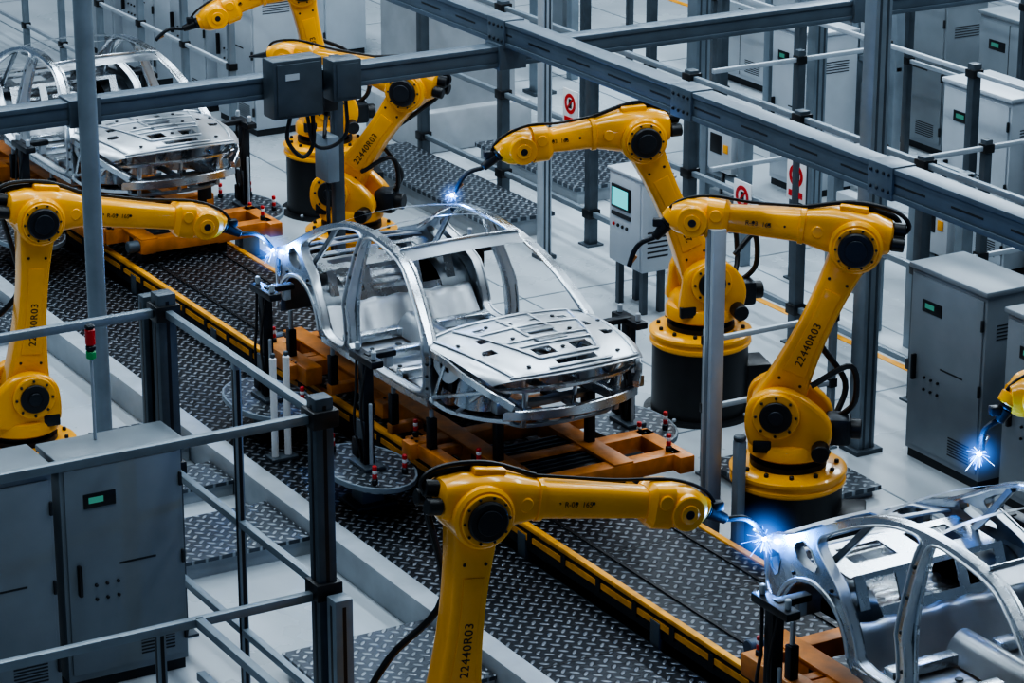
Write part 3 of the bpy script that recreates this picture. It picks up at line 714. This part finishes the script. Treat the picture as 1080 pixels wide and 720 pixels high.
# operator terminal with screen
mb=MB()
mb.bb((0,0,.45),(.62,.36,1.38),CABL,.02); mb.bb((.03,-.012,.48),(.59,0,1.35),CABL,.005)
mb.bb((.08,-.03,1.02),(.42,-.01,1.26),BLK,.008); mb.bb((.11,-.034,1.05),(.39,-.028,1.23),SCR)
mb.bb((.08,-.025,.94),(.42,-.012,.98),CABD)
for i in range(4): mb.cyl((.12+.08*i,-.03,.85),(.12+.08*i,-.01,.85),.018,RED if i==0 else BLK,10)
for a in (.06,.5):
    for b in (.05,.25): mb.bb((a,b,0),(a+.06,b+.06,.45),GRYD)
mb.bb((-.02,-.02,1.38),(.64,.38,1.41),CABL,.01)
for i in range(6): mb.bb((.618,.06,.6+.05*i),(.625,.30,.615+.05*i),CABD)
mb.obj('operator_terminal',M=Matrix.Translation((-3.50,3.70,0)))
# junction boxes on the overhead beam
mb=MB()
mb.bb((-.63,-1.38,3.20),(-.42,-.94,3.68),GRYD,.015); mb.bb((-.42,-1.35,3.23),(-.405,-.97,3.65),GRYD,.006); mb.bb((-.404,-1.28,3.52),(-.398,-1.16,3.57),CABL)
mb.bb((-.63,-.84,3.28),(-.44,-.58,3.62),GRYD,.012); mb.bb((-.44,-.81,3.31),(-.43,-.61,3.59),GRYD,.005)
mb.tube([(-.5,-1.2,3.20),(-.52,-1.22,3.0),(-.5,-1.1,2.85),(-.5,-1.0,2.95),(-.5,-1.0,3.20)],.018,BLK)
mb.tube([(-.5,-1.05,3.20),(-.5,-1.0,2.95),(-.5,-.85,2.9),(-.5,-.7,3.0),(-.5,-.7,3.28)],.016,BLK)
mb.obj('junction_box')
mb=MB()
mb.bb((-4.2,.98,0),(-4.1,1.08,2.7),GRYD,.006); mb.bb((-4.28,.85,1.5),(-4.0,.98,1.95),GRY,.012); mb.bb((-4.3,.82,2.2),(-4.0,.98,2.5),BLK,.02)
mb.tube([(-4.1,.9,1.5),(-4.0,.85,1.1),(-4.1,.95,.7),(-4.15,1.0,.3)],.02,BLK)
mb.tube([(-4.1,.9,2.2),(-3.95,.8,2.0),(-4.05,.85,1.95)],.02,BLK)
mb.obj('media_supply_post')
mb=MB(); mb.cyl((0,0,0),(0,0,.60),.012,GRYL,10); mb.cyl((0,0,.60),(0,0,.66),.035,GRN,16); mb.cyl((0,0,.66),(0,0,.70),.035,DRK,16); mb.cyl((0,0,.70),(0,0,.82),.035,RED,16); mb.cyl((0,0,.82),(0,0,.85),.035,DRK,16)
mb.obj('signal_tower_light',M=Matrix.Translation((2.02,-3.98,1.782)))
def sign(x,y,z,face='-y'):
    mb=MB(); mb.bb((-.15,-.006,-.20),(.15,.006,.20),WHT,.003)
    mb.lathe((0,-.007,.05),(0,-1,0),[(0,.07),(.004,.07),(.004,.11),(0,.11)],RED,28); mb.bb((-.11,-.012,-.16),(.11,-.006,-.10),RED)
    mb.beam((-.06,-.010,-.01),(.06,-.010,.11),.006,.022,RED); mb.bb((-.03,-.009,.0),(.03,-.007,.10),BLK)
    M=Matrix.Translation((x,y,z))
    if face=='+x': M=M@Matrix.Rotation(math.radians(90),4,'Z')
    mb.obj('warning_sign',M=M)
sign(-5.62,4.53,1.42); sign(-2.38,4.53,1.20); sign(-1.50,4.53,1.62)
mb=MB()
for y,z in ((7.9,4.4),):
    mb.beam((-18,y,z),(6,y,z),.25,.06,GRY)
for x in (-14,-8.2,-2): mb.bb((x-.05,7.85,0),(x+.05,7.95,4.4),GRY)
mb.obj('cable_tray')
for i,(x,y,h) in enumerate(((-5.9,8.4,2.9),(-7.9,8.6,3.1),(-.9,5.4,1.9),(-2.2,5.4,1.5),(-4.6,5.5,1.7),(1.2,5.6,2.0),(-12.5,8.2,2.6))):
    mb=MB(); mb.bb((0,0,0),(.12,.12,h),GRY,.01); mb.bb((.7,0,0),(.82,.12,h),GRY,.01); mb.bb((0,.02,h-.1),(.82,.10,h),GRY,.01); mb.bb((0,.02,h*.5),(.82,.10,h*.5+.06),GRY,.01)
    mb.bb((.18,-.02,h*.55),(.62,.14,h*.85),CABL,.015); mb.bb((.24,-.03,h*.66),(.44,-.02,h*.78),BLK,.004); mb.bb((.2,.0,.3),(.6,.12,h*.42),CAB,.012)
    mb.bb((.48,-.03,h*.68),(.56,-.02,h*.73),SAF,.002)
    mb.tube([(.4,.05,h*.55),(.5,-.05,h*.48),(.42,.0,h*.42)],.02,BLK)
    mb.obj('equipment_rack',M=Matrix.Translation((x,y,0)))

# ---------------------------------------------------------------- lights / world
w=bpy.data.worlds.new('hall_ambient'); SC.world=w; w.use_nodes=True
bg=w.node_tree.nodes['Background']; bg.inputs[0].default_value=(.38,.53,.73,1); bg.inputs[1].default_value=.38
def area(loc,sx,sy,e,col=(.80,.91,1),rot=(0,0,0)):
    l=bpy.data.lights.new('ceiling_or_key_lamp','AREA'); l.shape='RECTANGLE'; l.size=sx; l.size_y=sy; l.energy=e; l.color=col
    o=bpy.data.objects.new('ceiling_or_key_lamp',l); COL.objects.link(o); o.location=loc; o.rotation_euler=rot
for y in (-6,-1,4,10):
    for x in (-14,-5,4): area((x,y,11.5),7,.8,(340 if x>0 else 385) if y<9 else 520)
area((-8,13,9),10,2,950,rot=(math.radians(-50),0,0))  # added tilted key light from back right, for highlights on tops

# ---------------------------------------------------------------- camera
p=math.radians(18.8); F=V((-.8660,.5,0)); fwd=F*math.cos(p)-Z*math.sin(p)
R=V((.5,.8660,0)); U=R.cross(fwd)
cd=bpy.data.cameras.new('camera'); cd.sensor_width=36; cd.lens=3060/1080*36; cd.clip_end=300
co=bpy.data.objects.new('camera',cd); COL.objects.link(co)
co.matrix_world=Matrix.Translation((20,-10.98,9))@Matrix((R,U,-fwd)).transposed().to_4x4()
SC.camera=co
try:
    SC.view_settings.view_transform='AgX'; SC.view_settings.look='AgX - High Contrast'
except Exception: pass
